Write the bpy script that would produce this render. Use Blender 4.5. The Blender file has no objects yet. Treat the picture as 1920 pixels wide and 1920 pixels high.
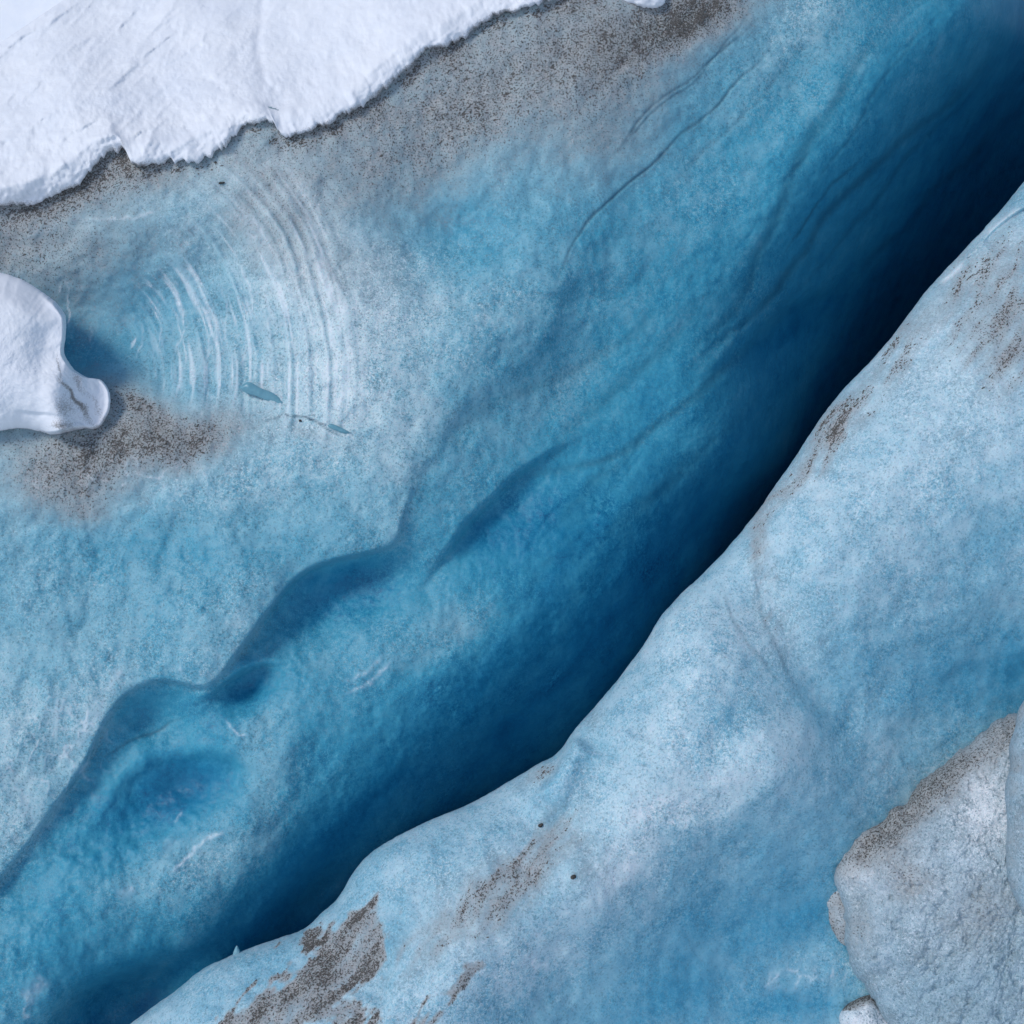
import bpy, math, random
import numpy as np

# ------------------------------------------------------------------ camera, sky, sun, exposure
SC = bpy.context.scene
COL = SC.collection
PITCH = math.radians(18.0)
HALF = math.tan(math.radians(22.5))
DIST = 14.0
CAM = np.array([0.0, -13.0, 13.0])
FWD = np.array([0.0, math.cos(PITCH), -math.sin(PITCH)])
UPV = np.array([0.0, math.sin(PITCH), math.cos(PITCH)])
RGT = np.array([1.0, 0.0, 0.0])

cam_data = bpy.data.cameras.new("camera")
cam_data.sensor_width = 36.0
cam_data.lens = 18.0 / HALF
cam_data.clip_start = 0.1
cam_data.clip_end = 5000.0
cam = bpy.data.objects.new("camera", cam_data)
cam.location = CAM.tolist()
cam.rotation_euler = (math.radians(90) - PITCH, 0, 0)
COL.objects.link(cam)
SC.camera = cam

SUN_EL = math.radians(42.0)
SUN_DIR = np.array([-0.62, -0.55, 0.0])
SUN_DIR = SUN_DIR / np.linalg.norm(SUN_DIR) * math.cos(SUN_EL)
SUN_DIR[2] = math.sin(SUN_EL)

world = bpy.data.worlds.new("World")
SC.world = world
world.use_nodes = True
wn = world.node_tree
wn.nodes.clear()
sky = wn.nodes.new("ShaderNodeTexSky")
sky.sky_type = 'NISHITA'
sky.sun_disc = False
sky.sun_elevation = SUN_EL
sky.sun_rotation = math.atan2(SUN_DIR[0], SUN_DIR[1])
sky.altitude = 1800.0
sky.air_density = 1.0
sky.dust_density = 1.6
sky.ozone_density = 1.0
bg = wn.nodes.new("ShaderNodeBackground")
bg.inputs["Strength"].default_value = 0.11
wo = wn.nodes.new("ShaderNodeOutputWorld")
wn.links.new(sky.outputs[0], bg.inputs[0])
wn.links.new(bg.outputs[0], wo.inputs[0])

sun_data = bpy.data.lights.new("sun", 'SUN')
sun_data.energy = 1.5
sun_data.angle = math.radians(16)
sun_data.color = (1.0, 0.965, 0.92)
sun = bpy.data.objects.new("sun", sun_data)
from mathutils import Vector
sun.rotation_euler = Vector(SUN_DIR.tolist()).to_track_quat('Z', 'Y').to_euler()
sun.location = (0, 0, 40)
COL.objects.link(sun)

SC.view_settings.view_transform = 'Standard'
SC.view_settings.look = 'None'
SC.view_settings.gamma = 1.0
SC.view_settings.exposure = 0.22
SC.view_settings.use_curve_mapping = False
SC.cycles.max_bounces = 8
SC.cycles.diffuse_bounces = 6

# ------------------------------------------------------------------ helpers
F = np.float32


def place(px, py, w):
    """plan position (1920 units across the frame) + relief w in metres towards the viewer -> world point"""
    d = DIST - w
    x = (px - 960.0) / 960.0 * HALF * d
    y = -(py - 960.0) / 960.0 * HALF * d
    P = (CAM[None, :] + d[:, None] * FWD[None, :] + x[:, None] * RGT[None, :] + y[:, None] * UPV[None, :])
    return P.astype(F)


def hash2(ix, iy, seed):
    h = (ix.astype(np.uint32) * np.uint32(374761393) + iy.astype(np.uint32) * np.uint32(668265263)
         + np.uint32((seed * 2246822519) & 0xffffffff))
    h = (h ^ (h >> np.uint32(13))) * np.uint32(1274126177)
    h = h ^ (h >> np.uint32(16))
    return (h & np.uint32(0xffff)).astype(F) / F(65535.0)


def vnoise(x, y, seed=0):
    xf = np.floor(x); yf = np.floor(y)
    fx = (x - xf).astype(F); fy = (y - yf).astype(F)
    ix = xf.astype(np.int64); iy = yf.astype(np.int64)
    fx = fx * fx * fx * (fx * (fx * 6 - 15) + 10)
    fy = fy * fy * fy * (fy * (fy * 6 - 15) + 10)
    a = hash2(ix, iy, seed); b = hash2(ix + 1, iy, seed)
    c = hash2(ix, iy + 1, seed); d = hash2(ix + 1, iy + 1, seed)
    return (a + (b - a) * fx) * (1 - fy) + (c + (d - c) * fx) * fy


def fbm(x, y, scale, octaves=4, seed=0, gain=0.5):
    """noise in -1..1, scale = feature size in plan units"""
    t = np.zeros_like(x, dtype=F); amp = 1.0; tot = 0.0; s = 1.0 / scale
    for o in range(octaves):
        ca, sa = math.cos(o * 0.7 + seed), math.sin(o * 0.7 + seed)
        t += amp * (vnoise((x * ca - y * sa) * s + 17.3 * o, (x * sa + y * ca) * s + 5.1 * o, seed * 31 + o) * 2 - 1)
        tot += amp; amp *= gain; s *= 2.03
    return t / tot


def ridged(x, y, scale, octaves=3, seed=0):
    t = np.zeros_like(x, dtype=F); amp = 1.0; tot = 0.0; s = 1.0 / scale
    for o in range(octaves):
        ca, sa = math.cos(o * 0.9 + seed), math.sin(o * 0.9 + seed)
        n = vnoise((x * ca - y * sa) * s + 9.3 * o, (x * sa + y * ca) * s + 3.1 * o, seed * 77 + o) * 2 - 1
        t += amp * (1 - np.abs(n)) ** 3
        tot += amp; amp *= 0.5; s *= 2.1
    return t / tot


def smooth(a, b, x):
    t = np.clip((x - a) / (b - a), 0, 1)
    return t * t * (3 - 2 * t)


def spline(pts, step=12.0):
    P = np.array(pts, dtype=float)
    n = len(P)
    E = np.vstack([2 * P[0] - P[1], P, 2 * P[-1] - P[-2]])
    out = []
    for i in range(n - 1):
        p0, p1, p2, p3 = E[i], E[i + 1], E[i + 2], E[i + 3]
        k = max(2, int(np.linalg.norm((p2 - p1)[:2]) / step))
        for j in range(k):
            t = j / k
            out.append(0.5 * ((2 * p1) + (-p0 + p2) * t + (2 * p0 - 5 * p1 + 4 * p2 - p3) * t * t
                              + (-p0 + 3 * p1 - 3 * p2 + p3) * t ** 3))
    out.append(P[-1])
    return np.array(out)


def curve_dist(px, py, pts, reach, step=14.0):
    """signed distance (positive on the right-hand side when walking the curve with y down = left of travel flipped),
    and position 0..1 along it; only evaluated within reach"""
    C = spline(pts, step)
    x0, y0 = C.min(0)[:2] - reach; x1, y1 = C.max(0)[:2] + reach
    sel = np.nonzero((px > x0) & (px < x1) & (py > y0) & (py < y1))[0]
    d = np.full(px.shape, 1e9, dtype=F); s = np.zeros(px.shape, dtype=F)
    if len(sel) == 0:
        return d, s
    X = px[sel].astype(F); Y = py[sel].astype(F)
    best = np.full(X.shape, 1e18, dtype=F); sg = np.ones(X.shape, dtype=F); al = np.zeros(X.shape, dtype=F)
    m = len(C) - 1
    for i in range(m):
        ax, ay = C[i][:2]; bx, by = C[i + 1][:2]
        dx, dy = bx - ax, by - ay; L2 = dx * dx + dy * dy + 1e-9
        t = np.clip(((X - ax) * dx + (Y - ay) * dy) / L2, 0, 1)
        ex = X - (ax + t * dx); ey = Y - (ay + t * dy)
        q = ex * ex + ey * ey
        b = q < best
        best = np.where(b, q, best)
        sg = np.where(b, np.sign(dx * ey - dy * ex), sg)
        al = np.where(b, (i + t) / m, al)
    d[sel] = (np.sqrt(best) * sg).astype(F); s[sel] = al.astype(F)
    return d, s


def tps(ctrl, px, py):
    C = np.array(ctrl, dtype=float)
    X = C[:, :2] / 1000.0; n = len(X)
    r2 = ((X[:, None] - X[None]) ** 2).sum(-1)
    K = np.where(r2 > 0, 0.5 * r2 * np.log(r2 + 1e-30), 0)
    K += np.eye(n) * 1e-3
    Pm = np.hstack([np.ones((n, 1)), X])
    A = np.vstack([np.hstack([K, Pm]), np.hstack([Pm.T, np.zeros((3, 3))])])
    sol = np.linalg.solve(A, np.concatenate([C[:, 2], np.zeros(3)]))
    x = (px / 1000.0).astype(F); y = (py / 1000.0).astype(F)
    out = (sol[n] + sol[n + 1] * x + sol[n + 2] * y).astype(F)
    for i in range(n):
        q = (x - F(X[i, 0])) ** 2 + (y - F(X[i, 1])) ** 2 + F(1e-9)
        out += F(0.5 * sol[i]) * q * np.log(q)
    return out


def blobs(px, py, base, lst):
    """soft-edged patches: (x, y, rx, ry, angle_deg, value, strength)"""
    v = np.full(px.shape, base, dtype=F)
    for (x, y, rx, ry, ang, val, st) in lst:
        a = math.radians(ang); ca, sa = math.cos(a), math.sin(a)
        dx = px - x; dy = py - y
        u = (dx * ca + dy * sa) / rx; w = (-dx * sa + dy * ca) / ry
        m = np.exp(-(u * u + w * w)).astype(F) * st
        v = v + (val - v) * m
    return v


def grid_faces(nr, nc, wrap=False):
    i = np.arange(nr - 1)[:, None]; j = np.arange(nc if wrap else nc - 1)[None, :]
    j2 = (j + 1) % nc if wrap else j + 1
    a = i * nc + j; b = i * nc + j2; c = (i + 1) * nc + j2; d = (i + 1) * nc + j
    return np.stack([a, b, c, d], -1).reshape(-1, 4)


def build_mesh(name, V, Fc, mat, attrs=None, loc=None, parent=None, link=True):
    """one mesh object; V (n,3) world points, loc = origin"""
    V = np.asarray(V, dtype=F)
    o_loc = np.zeros(3, dtype=F) if loc is None else np.asarray(loc, dtype=F)
    used = np.zeros(len(V), bool); used[Fc.ravel()] = True
    if not used.all():
        remap = np.cumsum(used) - 1
        Fc = remap[Fc]; V = V[used]
        attrs = {k: a[used] for k, a in (attrs or {}).items()}
    me = bpy.data.meshes.new(name)
    k = Fc.shape[1]
    me.vertices.add(len(V)); me.vertices.foreach_set("co", (V - o_loc).ravel())
    me.loops.add(Fc.size); me.loops.foreach_set("vertex_index", Fc.ravel().astype(np.int32))
    me.polygons.add(len(Fc))
    me.polygons.foreach_set("loop_start", np.arange(0, Fc.size, k, dtype=np.int32))
    me.polygons.foreach_set("loop_total", np.full(len(Fc), k, dtype=np.int32))
    me.polygons.foreach_set("use_smooth", np.ones(len(Fc), dtype=bool))
    for an, a in (attrs or {}).items():
        if a.ndim == 1:
            at = me.attributes.new(an, 'FLOAT', 'POINT'); at.data.foreach_set("value", a.astype(F))
        else:
            at = me.attributes.new(an, 'FLOAT_VECTOR', 'POINT'); at.data.foreach_set("vector", a.astype(F).ravel())
    me.update(calc_edges=True)
    me.materials.append(mat)
    o = bpy.data.objects.new(name, me)
    o.location = o_loc.tolist()
    if parent: o.parent = parent
    COL.objects.link(o)
    return o


def tag(o, label=None, cat=None, group=None, kind=None):
    if label: o["label"] = label
    if cat: o["category"] = cat
    if group: o["group"] = group
    if kind: o["kind"] = kind
    return o

# ------------------------------------------------------------------ materials


class NT:
    def __init__(self, name):
        self.m = bpy.data.materials.new(name); self.m.use_nodes = True
        self.t = self.m.node_tree; self.t.nodes.clear()
        self.out = self.t.nodes.new("ShaderNodeOutputMaterial")
        self.b = self.t.nodes.new("ShaderNodeBsdfPrincipled")
        self.t.links.new(self.b.outputs[0], self.out.inputs[0])
        self.tc = self.t.nodes.new("ShaderNodeTexCoord")
        self.geo = self.t.nodes.new("ShaderNodeNewGeometry")
        self.pos = self.geo.outputs["Position"]

    def link(self, a, b): self.t.links.new(a, b)

    def put(self, sock, v):
        if hasattr(v, "is_linked") or isinstance(v, bpy.types.NodeSocket): self.link(v, sock)
        else: sock.default_value = v

    def math(self, op, a, b=None, clamp=False):
        n = self.t.nodes.new("ShaderNodeMath"); n.operation = op; n.use_clamp = clamp
        self.put(n.inputs[0], a)
        if b is not None: self.put(n.inputs[1], b)
        return n.outputs[0]

    def mrange(self, v, a, b, c=0.0, d=1.0, sm=False):
        n = self.t.nodes.new("ShaderNodeMapRange")
        if sm: n.interpolation_type = 'SMOOTHSTEP'
        self.put(n.inputs[0], v); n.inputs[1].default_value = a; n.inputs[2].default_value = b
        n.inputs[3].default_value = c; n.inputs[4].default_value = d
        return n.outputs[0]

    def scale(self, v, s):
        n = self.t.nodes.new("ShaderNodeMapping"); n.inputs["Scale"].default_value = s
        self.link(v, n.inputs[0]); return n.outputs[0]

    def noise(self, s, detail=2.0, rough=0.5, vec=None, dist=0.0):
        n = self.t.nodes.new("ShaderNodeTexNoise"); n.inputs["Scale"].default_value = s
        n.inputs["Detail"].default_value = detail; n.inputs["Roughness"].default_value = rough
        n.inputs["Distortion"].default_value = dist
        self.link(vec or self.pos, n.inputs["Vector"]); return n.outputs[0]

    def voro(self, s, vec=None, feature='F1'):
        n = self.t.nodes.new("ShaderNodeTexVoronoi"); n.inputs["Scale"].default_value = s; n.feature = feature
        self.link(vec or self.pos, n.inputs["Vector"]); return n.outputs[0]

    def mix(self, f, a, b):
        n = self.t.nodes.new("ShaderNodeMix"); n.data_type = 'RGBA'
        self.put(n.inputs[0], f); self.put(n.inputs[6], a); self.put(n.inputs[7], b)
        return n.outputs[2]

    def ramp(self, f, stops):
        n = self.t.nodes.new("ShaderNodeValToRGB"); r = n.color_ramp
        while len(r.elements) < len(stops): r.elements.new(0.5)
        for e, (p, c) in zip(r.elements, stops): e.position = p; e.color = (*c, 1)
        self.put(n.inputs[0], f); return n.outputs[0]

    def attr(self, name):
        n = self.t.nodes.new("ShaderNodeAttribute"); n.attribute_name = name; return n

    def bump(self, h, strength, dist, prev=None):
        n = self.t.nodes.new("ShaderNodeBump"); n.inputs["Strength"].default_value = strength
        n.inputs["Distance"].default_value = dist
        self.link(h, n.inputs["Height"])
        if prev: self.link(prev, n.inputs["Normal"])
        return n.outputs[0]


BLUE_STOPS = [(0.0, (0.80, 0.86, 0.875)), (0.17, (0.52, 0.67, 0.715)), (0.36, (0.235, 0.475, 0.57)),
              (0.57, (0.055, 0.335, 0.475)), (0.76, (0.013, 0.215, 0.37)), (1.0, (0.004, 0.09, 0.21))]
BANK_STOPS = [(0.0, (0.80, 0.85, 0.885)), (0.17, (0.51, 0.665, 0.73)), (0.36, (0.225, 0.46, 0.575)),
              (0.57, (0.066, 0.315, 0.475)), (0.76, (0.018, 0.205, 0.37)), (1.0, (0.004, 0.09, 0.24))]
SHARD_STOPS = [(0.0, (0.6, 0.72, 0.76)), (0.4, (0.17, 0.36, 0.44)), (0.8, (0.09, 0.27, 0.35)), (1.0, (0.04, 0.16, 0.22))]
GREY_STOPS = [(0.0, (0.74, 0.77, 0.80)), (0.17, (0.54, 0.63, 0.69)), (0.36, (0.31, 0.45, 0.53)),
              (0.57, (0.16, 0.29, 0.36)), (0.76, (0.08, 0.19, 0.26)), (1.0, (0.04, 0.10, 0.15))]


def ice_material(name, grain=1.0, relief=1.0, rough=0.42, stops=BLUE_STOPS, sss=0.35):
    n = NT(name)
    a = n.attr("ice"); sep = n.t.nodes.new("ShaderNodeSeparateXYZ"); n.link(a.outputs["Vector"], sep.inputs[0])
    blue, dirt, frost = sep.outputs[0], sep.outputs[1], sep.outputs[2]
    crack = n.attr("crack").outputs["Fac"]
    g1 = n.noise(27.0, 3.0, 0.66)           # crystals, about 3 cm
    g2 = n.noise(90.0, 1.5, 0.6)            # about 1 cm
    patch = n.noise(3.2, 4.0, 0.6)          # where the grain is coarse
    big = n.noise(1.1, 5.0, 0.62)
    zone = n.noise(0.9, 4.0, 0.6)
    amp = n.math('MULTIPLY', n.mrange(patch, 0.35, 0.65, 0.35, 1.0), n.mrange(zone, 0.38, 0.62, 0.5, 1.2))
    gc = n.noise(11.0, 5.0, 0.72, dist=0.4)
    cm = n.mrange(n.noise(1.7, 4.0, 0.6), 0.42, 0.60, 0.0, 0.75)
    gmix = n.t.nodes.new("ShaderNodeMix"); gmix.data_type = 'FLOAT'
    n.link(cm, gmix.inputs[0]); n.link(g1, gmix.inputs[2]); n.link(gc, gmix.inputs[3]); g1 = gmix.outputs[0]
    gr = n.math('ADD', n.math('SUBTRACT', g1, 0.5), n.math('MULTIPLY', n.math('SUBTRACT', g2, 0.5), 0.8))
    gr = n.math('MULTIPLY', n.math('MULTIPLY', gr, amp), n.mrange(blue, 0.5, 0.8, 1.0, 0.72))
    grc = n.math('MULTIPLY', gr, 1.35 * grain)
    b = n.math('ADD', blue, grc)
    b = n.math('ADD', b, n.math('MULTIPLY', n.math('SUBTRACT', big, 0.5), 0.30))
    b = n.math('ADD', b, n.math('MULTIPLY', n.math('SUBTRACT', patch, 0.5), 0.42))
    b = n.math('MULTIPLY', b, 0.76)
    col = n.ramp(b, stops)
    pit = n.noise(42.0, 2.0, 0.65)
    pm = n.math('MULTIPLY', n.mrange(n.math('ADD', pit, n.math('MULTIPLY', patch, 0.22)), 0.63, 0.78), n.mrange(blue, 0.95, 0.6))
    col = n.mix(n.math('MULTIPLY', pm, 0.62 * grain), col, (0.07, 0.165, 0.215, 1))
    # grey silt film and darker grit
    dn = n.math('ADD', dirt, n.math('MULTIPLY', n.math('SUBTRACT', patch, 0.5), 0.5))
    dn = n.math('ADD', dn, n.math('MULTIPLY', gr, 0.8))
    film = n.mrange(dn, 0.10, 0.62, 0.0, 0.92)
    film = n.math('MULTIPLY', film, n.mrange(dirt, 0.02, 0.15))
    tone = n.noise(5.0, 3.0, 0.6)
    siltc = n.ramp(tone, [(0.3, (0.29, 0.325, 0.345)), (0.52, (0.36, 0.39, 0.405)), (0.78, (0.34, 0.325, 0.30))])
    grainy = n.ramp(n.math('ADD', n.math('MULTIPLY', gr, 1.4), 0.5), [(0.25, (0.10, 0.10, 0.10)), (0.5, (0.36, 0.36, 0.36)), (0.8, (0.60, 0.61, 0.62))])
    siltc = n.mix(0.55, siltc, grainy)
    siltc = n.mix(n.mrange(dirt, 0.55, 0.95, 0.0, 0.70), siltc, n.ramp(n.math('ADD', n.math('MULTIPLY', gr, 1.2), 0.5), [(0.3, (0.065, 0.06, 0.055)), (0.5, (0.255, 0.245, 0.225)), (0.8, (0.44, 0.43, 0.41))]))
    col = n.mix(film, col, siltc)
    spk = n.noise(48.0, 2.0, 0.7)
    sp = n.mrange(n.math('ADD', spk, n.math('MULTIPLY', dirt, 0.26)), 0.68, 0.78)
    sp = n.math('MULTIPLY', sp, n.mrange(dirt, 0.08, 0.5))
    col = n.mix(n.math('MULTIPLY', sp, 0.9), col, (0.045, 0.038, 0.032, 1))
    fr = n.math('MULTIPLY', frost, n.mrange(n.math('ADD', gr, n.math('MULTIPLY', frost, 0.16)), -0.02, 0.26))
    col = n.mix(n.math('MULTIPLY', fr, 0.85, clamp=True), col, (0.80, 0.86, 0.90, 1))
    col = n.mix(n.math('MULTIPLY', crack, 0.9, clamp=True), col, (0.02, 0.07, 0.12, 1))
    n.link(col, n.b.inputs["Base Color"])
    rr = n.mrange(g1, 0.3, 0.7, rough + 0.12, rough - 0.08)
    n.link(n.math('ADD', rr, n.math('MULTIPLY', film, 0.25)), n.b.inputs["Roughness"])
    n.b.inputs["IOR"].default_value = 1.31
    n.b.inputs["Subsurface Weight"].default_value = sss
    n.b.inputs["Subsurface Radius"].default_value = (0.25, 0.8, 1.0)
    n.b.inputs["Subsurface Scale"].default_value = 0.30
    h = n.math('ADD', n.math('MULTIPLY', g1, amp), n.math('MULTIPLY', g2, 0.35))
    b1 = n.bump(h, 0.36 * relief, 0.020)
    b2 = n.bump(n.noise(11.0, 3.0, 0.55), 0.17 * relief, 0.05, b1)
    n.link(b2, n.b.inputs["Normal"])
    return n.m


def snow_material(name, soft=1.0, tone=0.955):
    n = NT(name)
    a = n.attr("ice"); sep = n.t.nodes.new("ShaderNodeSeparateXYZ"); n.link(a.outputs["Vector"], sep.inputs[0])
    dirt = sep.outputs[1]
    big = n.noise(1.6, 4.0, 0.6)
    col = n.ramp(big, [(0.3, (0.84 * tone, 0.87 * tone, 0.93 * tone)), (0.7, (0.91 * tone, 0.925 * tone, 0.96 * tone))])
    g = n.noise(60.0, 2.0, 0.6)
    dm = n.mrange(n.math('ADD', dirt, n.math('MULTIPLY', n.math('SUBTRACT', g, 0.5), 1.1)), 0.25, 0.8)
    dm = n.math('MULTIPLY', dm, n.mrange(dirt, 0.01, 0.12))
    col = n.mix(n.math('MULTIPLY', dm, 0.85), col, (0.17, 0.145, 0.125, 1))
    n.link(col, n.b.inputs["Base Color"])
    n.b.inputs["Roughness"].default_value = 0.75
    n.b.inputs["Specular IOR Level"].default_value = 0.25
    b1 = n.bump(g, 0.25 * soft, 0.012)
    st = n.scale(n.pos, (1.0, 1.0, 1.0))
    b2 = n.bump(n.noise(7.0, 4.0, 0.6, st), 0.3 * soft, 0.05, b1)
    n.link(b2, n.b.inputs["Normal"])
    return n.m


def stone_material(name, c1, c2):
    n = NT(name)
    col = n.ramp(n.noise(60.0, 3.0, 0.6), [(0.35, c1), (0.65, c2)])
    n.link(col, n.b.inputs["Base Color"]); n.b.inputs["Roughness"].default_value = 0.8
    n.link(n.bump(n.noise(120.0, 3.0, 0.6), 0.5, 0.004), n.b.inputs["Normal"])
    return n.m


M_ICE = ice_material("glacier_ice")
M_BANK = ice_material("bank_ice", grain=0.8, relief=0.6, stops=BANK_STOPS)
M_GREY = ice_material("grey_block_ice", grain=1.25, relief=1.5, rough=0.5, stops=GREY_STOPS, sss=0.1)
M_SHARD = ice_material("clear_shard_ice", grain=0.25, relief=0.3, rough=0.2, stops=SHARD_STOPS, sss=0.1)
M_SNOW = snow_material("snow")
M_CLUMP = snow_material("wind_smoothed_snow", 0.35)
M_BACKDROP = snow_material("backdrop_white", 0.5, 1.035)  # snow made whiter than the slope, to brighten the added backdrop hill
M_STONE = stone_material("dark_pebble", (0.035, 0.032, 0.03), (0.10, 0.09, 0.08))
M_GRIT = stone_material("grit_grain", (0.05, 0.048, 0.045), (0.15, 0.143, 0.133))


def lean(py):
    return (py - 960.0) / 960.0 * 1.0

# ------------------------------------------------------------------ traced lines of the place
SNOW_EDGE = [(-700, 560), (-400, 480), (-150, 415), (0, 389), (50, 384), (110, 363), (160, 332), (188, 298), (212, 281), (236, 284),
             (246, 304), (262, 312), (300, 305), (365, 303), (402, 287), (430, 265), (450, 241), (475, 229), (503, 228),
             (518, 238), (532, 252), (570, 248), (600, 238), (650, 214), (690, 192), (720, 166), (745, 145), (775, 118),
             (800, 97), (840, 86), (875, 66), (900, 45), (935, 26), (980, 20), (1020, 4), (1060, -14), (1120, -30),
             (1200, -70), (1300, -140), (1420, -240), (1600, -420)]
LIP = [(2500, -250), (2300, -60), (2100, 130), (1990, 255), (1920, 341), (1858, 414), (1800, 478), (1740, 540), (1690, 608), (1640, 670),
       (1570, 742), (1500, 843), (1440, 930), (1390, 998), (1330, 1064), (1250, 1142), (1200, 1220), (1130, 1308),
       (1082, 1362), (1046, 1411), (1008, 1433), (950, 1468), (880, 1507), (800, 1541), (740, 1570), (692, 1603),
       (660, 1638), (636, 1682), (610, 1706), (570, 1741), (510, 1762), (450, 1785), (382, 1815), (340, 1849),
       (292, 1884), (245, 1920), (150, 1990), (0, 2100), (-200, 2230), (-500, 2420)]

# ------------------------------------------------------------------ left side: glacier ice going down into the crevasse
W_LEFT = [(-700, 400, -.2), (-400, 400, 0), (0, 450, -0.2), (200, 350, 0.1), (400, 300, 0.1), (500, 300, .15), (700, 200, .1), (900, 100, .1),
          (1100, 50, 0.05), (1150, 150, 0.0), (900, -200, 0), (1200, -400, -.5), (300, 420, .1), (450, 420, .1), (560, 520, .15), (640, 640, .2), (680, 760, .2),
          (150, 480, -0.3), (150, 600, -1.0), (200, 700, -0.5), (300, 560, -0.75), (350, 650, -0.5), (450, 600, -0.15),
          (500, 700, 0), (120, 830, 0.1), (300, 830, .1), (450, 830, .1), (200, 950, -.05), (300, 1050, -0.1), (500, 1000, 0),
          (650, 950, .1), (100, 1150, 0), (300, 1180, .05), (100, 1350, 0.1), (0, 1500, .05), (-300, 1000, 0), (-300, 1300, 0), (-300, 1700, 0), (-700, 1500, 0),
          (850, 430, -0.45), (750, 600, .1), (900, 560, .05), (1000, 450, 0), (1000, 300, -0.05), (1200, 200, -0.3),
          (1050, 520, -.1), (950, 680, -.1), (840, 830, 0), (740, 990, 0), (620, 1020, .05), (480, 1120, .05), (380, 1250, .1),
          (200, 1320, .1), (1350, 100, -.6), (1500, -50, -.7), (1600, -300, -.9),
          (1200, 500, -.9), (1350, 300, -1.05), (1500, 150, -1.2), (1700, 0, -1.6), (1350, 600, -1.8), (1500, 450, -2.1),
          (1650, 300, -2.6), (1800, 150, -3.6), (1900, 50, -4.2), (1100, 700, -1.2), (1250, 800, -2.2), (1400, 850, -4.2),
          (1550, 650, -5.3), (1700, 480, -6.5), (1850, 330, -8.2), (2000, 200, -10), (2100, -100, -9), (2400, -300, -11),
          (950, 880, -.9), (900, 1000, -1.1), (1100, 950, -2.1), (1250, 1050, -4.4), (1000, 1150, -2.1), (1150, 1200, -4.4),
          (800, 1100, -1.1), (850, 1250, -1.7), (1000, 1300, -3.8), (600, 1130, -0.9), (700, 1300, -1.3), (480, 1300, -0.8),
          (500, 1420, -0.9), (600, 1450, -1.5), (750, 1450, -2.8), (900, 1450, -5.0), (300, 1350, -.35), (320, 1480, -1.0),
          (250, 1600, -.8), (400, 1650, -1.2), (500, 1600, -1.6), (600, 1620, -3.6), (100, 1650, -.5), (150, 1800, -.9),
          (300, 1750, -1.5), (400, 1760, -2.4), (100, 1900, -1.4), (200, 1900, -2.8), (-100, 2000, -1.5),
          (700, 1750, -7), (1000, 1600, -9), (1300, 1300, -10), (1600, 1000, -11), (1900, 700, -13), (2200, 400, -14),
          (500, 2000, -7), (2500, 1300, -14), (1800, 1800, -14), (1000, 2200, -12), (100, 2250, -5), (-500, 2300, -3), (2500, 100, -14)]

# ledges: (curve, height of the step, softness of the edge, length of the hollow beyond it); walk so that the low side is on the right
EDGE = [(1560, -260), (1480, -60), (1330, 130), (1200, 330), (1110, 440), (1060, 530), (1035, 600), (1000, 655), (930, 705), (860, 760), (790, 860), (752, 960), (738, 1012), (700, 1033), (640, 1044), (580, 1065), (540, 1098), (500, 1145), (460, 1200), (415, 1255), (380, 1282), (330, 1274), (285, 1273), (240, 1298), (200, 1345), (160, 1420), (110, 1490), (40, 1590), (-60, 1720), (-300, 2000)][::-1]
STEPS_LEFT = [  # (curve, height, softness, hollows beyond the edge as soft ellipses x, y, rx, ry, angle, strength)
    (EDGE, 0.34, 10, [(620, 1120, 170, 80, -35, 1.0), (480, 1190, 90, 50, -50, .5), (270, 1350, 120, 70, -25, .8), (150, 1480, 100, 60, -55, .55), (700, 1090, 90, 60, 0, .5), (30, 1660, 120, 60, -55, .4)]),
    (EDGE, 0.08, 30, [(900, 800, 200, 90, -42, 1.0), (1080, 620, 160, 80, -55, .9)]),
    ([(330, 1330), (388, 1294), (420, 1272), (460, 1252), (500, 1238), (560, 1240), (640, 1262)], 0.26, 12, [(455, 1285, 65, 42, -25, 1.0)]),
    ([(740, 1180), (790, 1085), (850, 1010), (885, 965), (930, 920), (975, 878), (1050, 830), (1160, 780)], 0.22, 16, [(910, 990, 130, 60, -45, 1.0), (1010, 900, 120, 50, -40, .5)]),
    ([(120, 1600), (170, 1530), (215, 1462), (270, 1420), (330, 1402), (400, 1398), (460, 1412), (520, 1450), (580, 1500)], 0.24, 30, [(350, 1470, 120, 58, -20, 1.0), (250, 1540, 70, 50, -50, .5)]),
    ([(420, 1820), (480, 1750), (510, 1690), (560, 1630), (620, 1580), (700, 1500)], 0.35, 60, [(570, 1680, 110, 50, -48, 1.0)]),
    ([(20, 2000), (60, 1930), (110, 1860), (170, 1820), (260, 1790), (350, 1770), (470, 1700)], 0.45, 45, [(230, 1860, 150, 55, -25, 1.0)]),
    ([(1240, 760), (1320, 700), (1400, 625), (1470, 565), (1560, 530), (1640, 500)], 0.30, 30, [(1480, 620, 110, 50, -40, 1.0)]),
]


def envelope(px, py, lst):
    v = np.zeros_like(px)
    for (x, y, rx, ry, ang, st) in lst:
        a = math.radians(ang); ca, sa = math.cos(a), math.sin(a)
        u = ((px - x) * ca + (py - y) * sa) / rx; q = (-(px - x) * sa + (py - y) * ca) / ry
        v = np.maximum(v, st * np.exp(-(u * u + q * q))) if False else v + st * np.exp(-(u * u + q * q))
    return v


def hollow_steps(px, py, w, steps):
    for (c, h, soft, env) in steps:
        d, s = curve_dist(px, py, c, 700)
        w = w - (h * smooth(-soft * 0.3, soft, d) * (d < 1e8) * envelope(px, py, env)).astype(F)
    return w

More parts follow.
